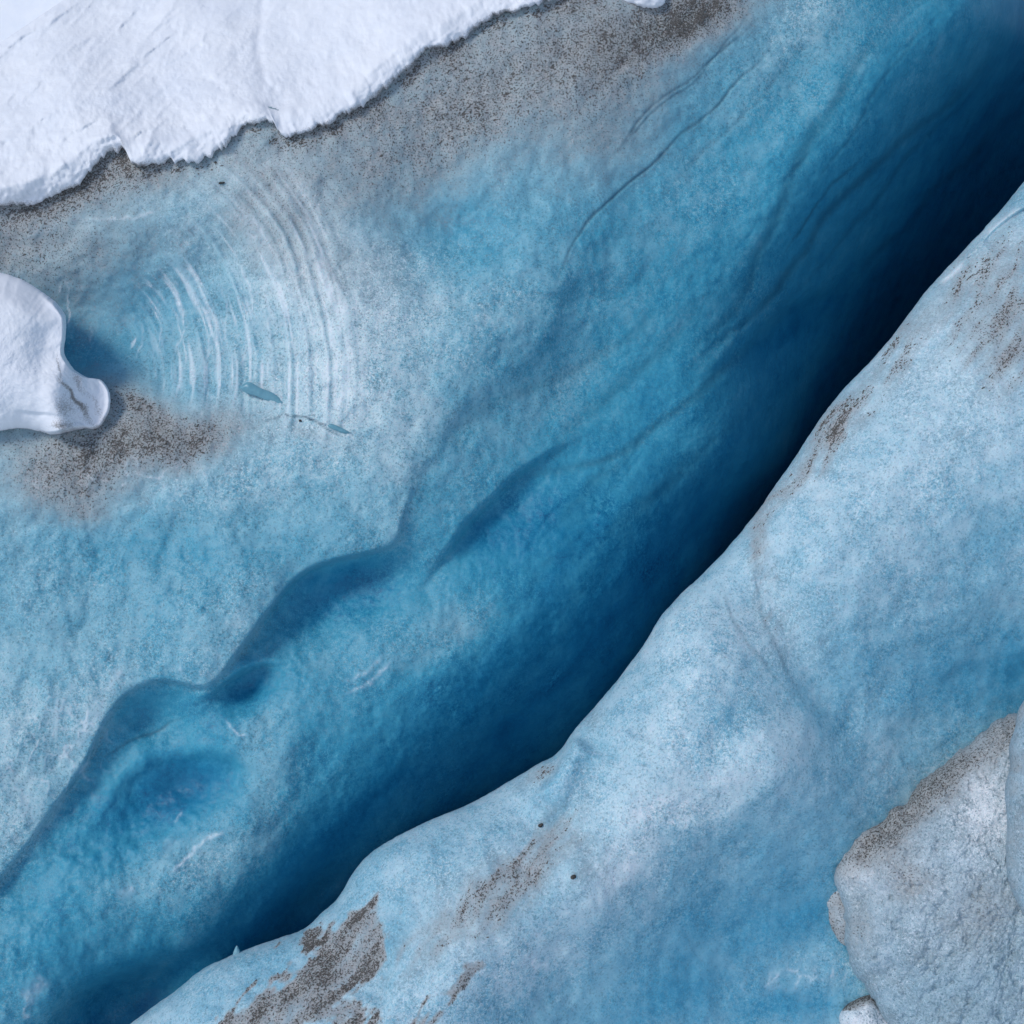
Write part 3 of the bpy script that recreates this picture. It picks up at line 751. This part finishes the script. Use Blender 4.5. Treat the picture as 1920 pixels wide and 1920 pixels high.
up = np.concatenate([np.linspace(0, 24, 12)[:-1], np.linspace(24, 60, 10)[:-1], np.linspace(60, 560, 200)])
X2, Y2, W2 = [], [], []
# under-tuck rows, going from the ice up to the lip of the snow
ew = np.array([left_w(a, b) for a, b in zip(Ex, Ey)]) - np.minimum(lean(Ey), 0)
for k in (0.0, 0.5, 0.8):
    X2.append(Ex - 0.3 * 12 * (1 - k)); Y2.append(Ey + rag - 14 * (1 - k)); W2.append(ew - 0.12 + 0.15 * k)
sxs, sys_ = [], []
dirx, diry = -0.42, -0.907
for u in up:
    m = smooth(0, 90, np.array(u)) if u > 0 else 0.0
    bx = Ex * (1 - m) + Exs * m; by = (Ey + rag * max(0.0, 1 - u / 16.0)) * (1 - m) + Eys * m
    X2.append(bx + dirx * u); Y2.append(by + diry * u)
    prof = 0.20 * math.sqrt(min(1, u / 45.0)) if u < 45 else 0.20
    W2.append(ew * (1 - smooth(0, 60, np.array(u))) + (0.0 * ew) * smooth(0, 60, np.array(u)) + 0.04 + prof)
X2 = np.array(X2); Y2 = np.array(Y2); W2 = np.array(W2)
U2 = np.concatenate([[0, 0, 0], up])[:, None] * np.ones((1, ns2))
# recede up the slope, and fall away behind the crest
rx = X2; crest = ridge_y(rx)
above = Y2 - crest                      # >0 below the crest on the picture
W2 = W2 - 0.0055 * np.clip(U2 - 40, 0, None)
# stop rows at the crest: clamp plan position to the crest and push the rest behind it
over = np.clip(-above, 0, None)
Y2 = np.where(over > 0, crest + over * 0.10, Y2)
W2 = W2 - over * 0.06
x_ = X2.ravel().astype(F); y_ = Y2.ravel().astype(F); w_ = W2.ravel().astype(F); u_ = U2.ravel().astype(F)
fl = smooth(0, 50, u_)
# sastrugi: drift ridges running up to the right
a1 = x_ * 0.80 - y_ * 0.60; a2 = x_ * 0.60 + y_ * 0.80
s1 = ridged(a1 * 0.28 + 6 * fbm(x_, y_, 120, 2, 110), a2, 46, 4, 111)
w_ = w_ + 0.06 * fl * fbm(a1 * 0.35, a2, 80, 5, 112, .6) + 0.09 * fl * s1 * smooth(720, 250, x_) + 0.03 * fl * ridged(a1 * 0.35 + 9 * fbm(x_, y_, 90, 2, 117), a2, 22, 3, 118) * smooth(800, 200, x_) * smooth(80, 200, u_) + 0.10 * fl * fbm(x_, y_, 190, 3, 113)
w_ = w_ + 0.042 * smooth(0, 12, u_) * fbm(x_, y_, 28, 5, 114, 0.6) * smooth(300, 30, u_) + 0.008 * fbm(x_, y_, 9, 3, 115)
d, s = curve_dist(x_, y_, [(495, -40), (490, 30), (484, 90), (495, 140), (486, 190)], 60, 10)
w_ = w_ - 0.035 * np.exp(-(d / 9) ** 2) * along_mask(s)
z = np.zeros_like(x_)
dirts = np.clip(smooth(14, 0, u_) * (0.45 + 0.6 * fbm(x_, y_, 40, 4, 116)) + 0.10 * smooth(60, 10, u_) * (fbm(x_, y_, 60, 3, 119) > .1), 0, 1)
Vs = place(x_, y_, w_ + np.minimum(lean(y_), 0) * 1.0)
snow = build_mesh("snow_slope", Vs, grid_faces(len(X2), ns2), M_SNOW, {"ice": np.stack([z, dirts, z], -1)})
tag(snow, "white snow slope with drift ridges and a ragged melting edge over the ice", kind='structure')

# ------------------------------------------------------------------ closed lumps traced from an outline
def lump(name, outline, centre, w_edge, bulge, mat, label, cat, blue, dirt, depth=1.2, power=0.5, rings=110, seg_step=2.5, round_=None, rough=0.03, seed=200, feature=None, tilt=(0, 0), ragged=0.0, group=None, squash=None):
    O = spline(list(outline) + [outline[0]], seg_step)[:-1]
    n = len(O)
    cx, cy = centre
    t = np.linspace(0, 1, rings)                     # 1 = centre
    prof = (1 - (1 - t) ** 2) ** power
    if ragged:
        k = np.arange(n) / n * 2 * math.pi
        rr = ragged * fbm(np.cos(k) * 300, np.sin(k) * 300, 12, 3, seed + 9)
        dv = O - np.array([[cx, cy]]); dv /= np.linalg.norm(dv, axis=1, keepdims=True)
        O = O + dv * rr[:, None]
    XX = O[None, :, 0] * (1 - t[:, None]) + cx * t[:, None]
    YY = O[None, :, 1] * (1 - t[:, None]) + cy * t[:, None]
    WW = w_edge + bulge * prof[:, None] * np.ones((1, n))
    # back: a few rings going behind the outline
    bt = np.linspace(1, 0, 14)[:-1]
    BX = O[None, :, 0] * (1 - 0.55 * bt[:, None] ** 2) + cx * 0.55 * bt[:, None] ** 2
    BY = O[None, :, 1] * (1 - 0.55 * bt[:, None] ** 2) + cy * 0.55 * bt[:, None] ** 2
    BW = w_edge - depth * bt[:, None] ** 0.8 * np.ones((1, n))
    x = np.vstack([BX, XX]).ravel().astype(F); y = np.vstack([BY, YY]).ravel().astype(F); w = np.vstack([BW, WW]).ravel().astype(F)
    T = np.repeat(np.concatenate([-bt, t]), n).astype(F)
    sz = math.sqrt(abs(0.5 * np.sum(O[:, 0] * np.roll(O[:, 1], -1) - O[:, 1] * np.roll(O[:, 0], -1))))
    dd_, _ = curve_dist(x, y, [tuple(p) for p in O[::max(1, int(6 / seg_step))]] + [tuple(O[0])], 4000, 6.0)
    r_ = round_ or 0.3 * sz
    dn = np.clip(np.abs(dd_) / r_, 0, 1)
    dn2 = 1 - np.exp(-np.abs(dd_) / (r_ * 1.6))
    H = (0.55 * np.sqrt(1 - (1 - dn) ** 2) + 0.45 * dn2)[len(bt) * n:].reshape(rings, n)
    fq = np.fft.rfftfreq(n)
    Hb = np.fft.irfft(np.fft.rfft(H, axis=1) * np.exp(-2 * (math.pi * fq * n * 0.018) ** 2)[None], n, axis=1)
    kk = smooth(0.04, 0.55, t)[:, None]
    H = H * (1 - kk) + Hb * kk
    w = w.copy(); w[len(bt) * n:] = (w_edge + bulge * H).ravel()
    fr = smooth(0, 0.12, T)
    w = w + fr * (rough * fbm(x, y, sz * 0.4, 4, seed) + rough * 0.4 * fbm(x, y, sz * 0.12, 3, seed + 1) + (0.008 + 0.10 * rough) * fbm(x, y, 14, 4, seed + 2, .65))
    w = w + ((x - cx) * tilt[0] + (y - cy) * tilt[1]) / 1000.0
    if feature: w = feature(x, y, w, T)
    b = blue(x, y) if callable(blue) else np.full(x.shape, blue, F)
    dd = dirt(x, y, T) if callable(dirt) else np.full(x.shape, dirt, F)
    P = place(x, y, w)
    Fq = grid_faces(len(bt) + rings, n, True)
    loc = P.mean(0); loc[2] = P[:, 2].min()
    o = build_mesh(name, P, Fq, mat, {"ice": np.stack([b, dd, np.zeros_like(x)], -1), "crack": np.zeros_like(x)}, loc=loc)
    return tag(o, label, cat, group)


# grey ice block, lower right
def blk_feature(x, y, w, T):
    k = smooth(0.02, 0.12, T)
    f = ridged(x * 0.9 + y * 0.3, y * 0.6, 90, 4, 215)
    p = np.clip(fbm(x, y, 16, 3, 216, .6) - 0.12, 0, 1)
    return (w - k * (0.10 * f + 0.07 * p)).astype(F)


BW_ = near_w(BANK, 1640, 1600)
lump("ice_block", [(1960, 1345), (1905, 1337), (1868, 1352), (1840, 1375), (1800, 1408), (1765, 1438), (1730, 1462), (1702, 1502), (1670, 1515), (1648, 1540), (1612, 1558),
                   (1585, 1592), (1566, 1628), (1562, 1650), (1572, 1675), (1583, 1708), (1584, 1745), (1590, 1790), (1605, 1825), (1632, 1868), (1662, 1925), (1700, 2010), (1850, 2120), (2080, 2120), (2260, 1900), (2260, 1600), (2150, 1420)],
     (1900, 1720), BW_ - 0.05, 1.15, M_GREY, "large rounded grey ice block at the lower right, speckled with silt", "ice block",
     lambda x, y: blobs(x, y, .42, [(1700, 1880, 200, 110, 0, .52, .9), (1850, 1510, 60, 90, 0, .02, .95), (1600, 1640, 40, 30, 0, .1, .8), (1650, 1650, 60, 60, 0, .2, .6), (1880, 1800, 60, 150, 0, .5, .8)]),
     lambda x, y, T: np.clip(blobs(x + 14 * fbm(x, y, 40, 3, 7), y + 14 * fbm(x, y, 40, 3, 8), .20, [(1760, 1470, 150, 34, -38, .85, .95), (1890, 1370, 60, 40, 0, .7, .9), (1650, 1570, 90, 36, -40, .85, .9), (1700, 1640, 50, 50, 0, .6, .7), (1610, 1740, 30, 40, 0, .6, .7), (1750, 1880, 220, 80, 0, .16, .8), (1830, 1580, 60, 90, 0, .22, .8), (1840, 1700, 60, 50, 0, .55, .6)]), 0, 1),
     depth=1.3, power=0.42, rings=190, seg_step=2.2, feature=blk_feature, rough=0.13, seed=210, ragged=5.0)
lump("ice_block", [(1552, 1650), (1536, 1668), (1538, 1698), (1552, 1735), (1568, 1765), (1590, 1780), (1640, 1780), (1660, 1700), (1620, 1640), (1580, 1635)],
     (1600, 1710), BW_ - 0.25, 0.30, M_GREY, "small dark grey ice knob tucked behind the left edge of the large grey block", "ice block", .30,
     lambda x, y, T: np.clip(0.55 + 0.3 * fbm(x, y, 30, 3, 4), 0, 1), depth=0.6, rings=40, rough=0.03, seed=220)
lump("ice_block", [(1592, 1960), (1573, 1925), (1572, 1900), (1590, 1880), (1620, 1866), (1640, 1868), (1670, 1900), (1720, 1960), (1700, 2050), (1620, 2040)],
     (1645, 1950), BW_ - 0.20, 0.45, M_GREY, "pale small ice lump at the bottom edge under the large grey block", "ice block", .12,
     lambda x, y, T: np.clip(0.12 + 0.9 * smooth(0.35, 0.0, T) * (y < 1895), 0, 1), depth=0.7, rings=50, rough=0.03, seed=230)
lump("ice_block", [(1930, 1300), (1910, 1330), (1903, 1365), (1892, 1400), (1893, 1440), (1884, 1480), (1888, 1540), (1886, 1600), (1890, 1650), (1906, 1690), (1935, 1740), (2000, 1800), (2100, 1800), (2200, 1600), (2150, 1350), (2020, 1270)],
     (2020, 1540), BW_ + 1.0, 0.75, M_GREY, "smooth bluish ice block at the right edge, resting against the large grey block", "ice block", .48,
     lambda x, y, T: np.clip(0.22 + 0.3 * fbm(x, y, 40, 3, 6), 0, 1), depth=1.4, power=.4, rings=90, rough=0.06, seed=240)

# snow mound against the ice, left edge
def mound_feature(x, y, w, T):
    # foot flares out to the right, with a crease
    for (c, h, so, L_) in [([(95, 650), (108, 690), (128, 735), (150, 765), (168, 795)], .05, 12, 30), ([(20, 768), (60, 772), (100, 776), (140, 788)][::-1], .05, 6, 20), ([(122, 640), (132, 680), (160, 710)][::-1], .05, 10, 26)]:
        d, s = curve_dist(x, y, c, 90, 6)
        w = w - (h * smooth(-2, so, -d) * np.exp(-np.clip(-d, 0, None) / L_) * along_mask(s, .2)).astype(F)
    tg = MW + 0.05 + 0.52 * (1 - smooth(50, 225, x)) + 0.12 * smooth(150, 60, x) * smooth(640, 720, y)
    k_ = smooth(70, 130, x) * smooth(0, 0.05, T)
    w = (w * (1 - k_) + tg * k_).astype(F)
    w = w - (0.06 * smooth(105, 200, x)).astype(F) + (0.022 * smooth(.0, .06, T) * smooth(60, 150, x) * fbm(x, y, 18, 4, 251, .65)).astype(F)
    w = w + (0.10 * np.exp(-((y - 560) / 60) ** 2) * smooth(0.05, .3, T) - 0.05 * np.exp(-((y - 625) / 22) ** 2) * smooth(.05, .3, T) * smooth(20, 100, x)).astype(F)
    return w


MW = near_w(LEFT, 90, 815)
lump("snow_mound", [(-200, 560), (-120, 520), (-40, 508), (0, 511), (40, 524), (75, 545), (104, 566), (119, 585), (124, 602), (123, 630), (120, 655), (124, 670), (140, 693), (165, 708), (188, 712), (202, 728), (207, 750),
                    (203, 775), (190, 798), (176, 805), (160, 803), (135, 808), (100, 815), (75, 809), (40, 803), (0, 807), (-80, 815), (-200, 820), (-330, 780), (-330, 640)],
     (-20, 690), MW + 0.04, 0.72, M_CLUMP, "smooth white snow mound leaning on the ice wall at the left edge", "snow mound", 0.0,
     lambda x, y, T: np.clip(blobs(x + 9 * fbm(x, y, 22, 3, 9), y + 9 * fbm(x, y, 22, 3, 10), 0, [(140, 745, 6, 50, -40, 1, 1), (120, 765, 24, 26, -30, .62, .9), (180, 760, 8, 30, -30, .5, .8), (118, 800, 30, 10, 0, .75, .9), (150, 715, 10, 26, -35, .6, .9), (110, 690, 4, 34, -18, .6, .9), (165, 790, 20, 8, 40, .5, .8)])
                             + 0.35 * smooth(.05, 0, T) * (y > 780), 0, 1),
     depth=1.1, power=0.5, rings=120, rough=0.015, seed=250, feature=mound_feature, ragged=1.2)
# small snow patch, top edge
PW = near_w(LEFT, 1200, 0)
lump("snow_patch", [(1150, -12), (1165, 2), (1190, 8), (1215, 15), (1240, 12), (1248, -4), (1240, -40), (1200, -60), (1160, -50)], (1200, -22), PW + .02, 0.14, M_SNOW,
     "small white snow patch on dark gritty ice at the top edge", "snow patch", 0.0, 0.0, depth=.2, rings=30, rough=.02, seed=260, ragged=3)
# clear blue ice slivers stuck to the bowl
lump("ice_sliver", [(449, 727), (460, 718), (470, 717), (482, 724), (492, 729), (510, 736), (526, 748), (536, 758), (537, 765), (520, 758), (500, 751), (478, 742), (462, 737)], (495, 741),
     near_w(LEFT, 495, 741) + 0.03, 0.045, M_SHARD, "larger flat teal ice sliver frozen onto the pale ice bowl", "ice sliver", .66, 0.0, depth=.15, power=.35, rings=24, seg_step=1.5, rough=.004, seed=270)
lump("ice_sliver", [(614, 797), (622, 795), (636, 800), (650, 807), (656, 812), (645, 812), (630, 807), (618, 802)], (634, 804),
     near_w(LEFT, 634, 804) + 0.02, 0.03, M_SHARD, "smaller narrow teal ice sliver, lower right of the larger one", "ice sliver", .68, 0.0, depth=.12, power=.4, rings=20, seg_step=1.5, rough=.003, seed=280)
# small pointed ice fin behind the lip
FW = near_w(BANK, 445, 1795)
lump("ice_fin", [(436, 1792), (438, 1784), (444, 1773), (450, 1782), (453, 1790), (450, 1800), (440, 1800)], (445, 1788), FW - 0.15, .04, M_SHARD,
     "tiny pointed ice fin standing on the lower rim of the crevasse", "ice fin", .5, 0.0, depth=.12, rings=14, seg_step=1.2, rough=.002, seed=290)

# ------------------------------------------------------------------ pebbles and grit
random.seed(4)


def pebble(x, y, S, rx, ry, ang, label):
    w0 = near_w(S, x, y)
    pts = []
    for k in range(9):
        a = k / 9 * 2 * math.pi; r = random.uniform(.75, 1.15)
        u, v = rx * r * math.cos(a), ry * r * math.sin(a)
        pts.append((x + u * math.cos(ang) - v * math.sin(ang), y + u * math.sin(ang) + v * math.cos(ang)))
    lump("pebble", pts, (x, y), w0 + .005, .035, M_STONE, label, "pebble", 0, 0, depth=.05, power=.4, rings=10, seg_step=1.2, rough=.012, seed=int(x))


pebble(1014, 1548, BANK, 6, 3.6, -.5, "dark pebble at the top of the silt streak on the pale bank")
pebble(1075, 1645, BANK, 6.5, 4.2, -.5, "dark pebble alone on pale ice, right of the silt streak")
pebble(416, 343, LEFT, 6, 2.4, -.1, "flat dark pebble on the pale ice just below the snow edge")
pebble(563, 789, LEFT, 3.2, 2.2, .2, "tiny dark pebble between the two teal ice slivers")


def normals_of(V, shape=None):
    return None


def grit(name, S, n, weight, label, smin, smax, ang, seed):
    rng = np.random.default_rng(seed)
    p = weight / weight.sum()
    idx = rng.choice(len(p), n, p=p)
    nn = n
    x = S['px'][idx] + rng.uniform(-1.2, 1.2, nn); y = S['py'][idx] + rng.uniform(-1.2, 1.2, nn); w0 = S['w'][idx]
    base = np.array([[1, 0, 0], [.3, .8, 0], [-.7, .6, 0], [-1, -.2, 0], [-.2, -.8, 0], [.7, -.6, 0], [.1, .1, 1.0]])
    tri = np.array([[0, 1, 6], [1, 2, 6], [2, 3, 6], [3, 4, 6], [4, 5, 6], [5, 0, 6]])
    sz = smin + (smax - smin) * rng.random(nn) ** 3
    el = rng.uniform(.9, 2.4, nn); a = ang + rng.normal(0, .45, nn)
    vx_ = base[None, :, 0] * (sz * el)[:, None] * rng.uniform(.7, 1.3, (nn, 7)); vy_ = base[None, :, 1] * sz[:, None] * rng.uniform(.7, 1.3, (nn, 7))
    X = x[:, None] + vx_ * np.cos(a)[:, None] - vy_ * np.sin(a)[:, None]
    Y = y[:, None] + vx_ * np.sin(a)[:, None] + vy_ * np.cos(a)[:, None]
    W = w0[:, None] - 0.004 + base[None, :, 2] * (sz * 0.0045)[:, None]
    P = place(X.ravel().astype(F), Y.ravel().astype(F), W.ravel().astype(F))
    T = (tri[None] + 7 * np.arange(nn)[:, None, None]).reshape(-1, 3)
    o = build_mesh(name, P, T, M_GRIT, loc=P.mean(0))
    return tag(o, label, "grit", kind='stuff')


infl = (LEFT['px'] > -60) & (LEFT['px'] < 1980) & (LEFT['py'] > -60) & (LEFT['py'] < 1950)
wt = np.clip(dirt - 0.45, 0, None) ** 2 * LEFT['vis'] * infl * smooth(-.1, .35, fbm(px, py, 30, 3, 300))
wt = wt + 0.16 * LEFT['vis'] * infl * smooth(0.9, 0.1, np.abs(ice_side - 10) / 26) * smooth(-.2, .5, fbm(px, py, 30, 3, 301))
grit("silt_grit", LEFT, 13000, wt, "dark silt grains melted out below the snow edge and on the brown patch", .5, 2.5, -.5, 1)
inb = (vx > -60) & (vx < 1980) & (vy > 300) & (vy < 1960) & (delta > 8)
wt = np.clip(dirtb - 0.18, 0, None) ** 1.3 * inb * smooth(-.1, .5, streak + 0.3 * fbm(vx, vy, 40, 2, 302))
grit("silt_grit", BANK, 11000, wt, "dark silt grains strewn in diagonal streaks over the pale bank", .45, 2.1, -.85, 2)

# ------------------------------------------------------------------ added backdrop hill, tilted and whitened to brighten the corner behind the crest
hn = 120
HX, HY = np.meshgrid(np.linspace(-75, -2, hn), np.linspace(0, 1, hn))
hx_ = HX.ravel(); t_ = HY.ravel()
hz = -1.0 + 1.1 * 26.0 * t_ + 0.6 * (hx_ + 60) * t_ ** 0.3 + 1.2 * fbm(hx_ * 10, t_ * 400, 110, 4, 410)
Vh = np.stack([hx_, 34.0 + 26.0 * t_ + 1.0 * fbm(hx_ * 10, t_ * 400, 90, 3, 411), hz], -1)
Vh2 = Vh.reshape(hn, hn, 3)[-1].copy(); Vh2[:, 1] += 30; Vh2[:, 2] = -2
Vh = np.vstack([Vh, Vh2])
zz = np.zeros(len(Vh), F)
hill = build_mesh("backdrop_hill", Vh, grid_faces(hn + 1, hn), M_BACKDROP, {"ice": np.stack([zz, zz, zz], -1)})
tag(hill, "added pale backdrop hill brightening the corner behind the crest of the snow slope", kind='structure')

# ------------------------------------------------------------------ snowfield under and behind the viewpoint
gn = 90
gxx = np.sign(np.linspace(-1, 1, gn)) * np.abs(np.linspace(-1, 1, gn)) ** 2.5 * 2500
GX2, GY2 = np.meshgrid(gxx, gxx)
Z = -1.0 + 0.5 * fbm(GX2.ravel() * 10, GY2.ravel() * 10, 120, 3, 400)
Vg = np.stack([GX2.ravel(), GY2.ravel(), Z], -1)
z = np.zeros(len(Vg), F)
gr_ = build_mesh("snow_ground", Vg, grid_faces(gn, gn), M_SNOW, {"ice": np.stack([z, z, z], -1)})
tag(gr_, "open snow covered ground around the glacier", kind='structure')
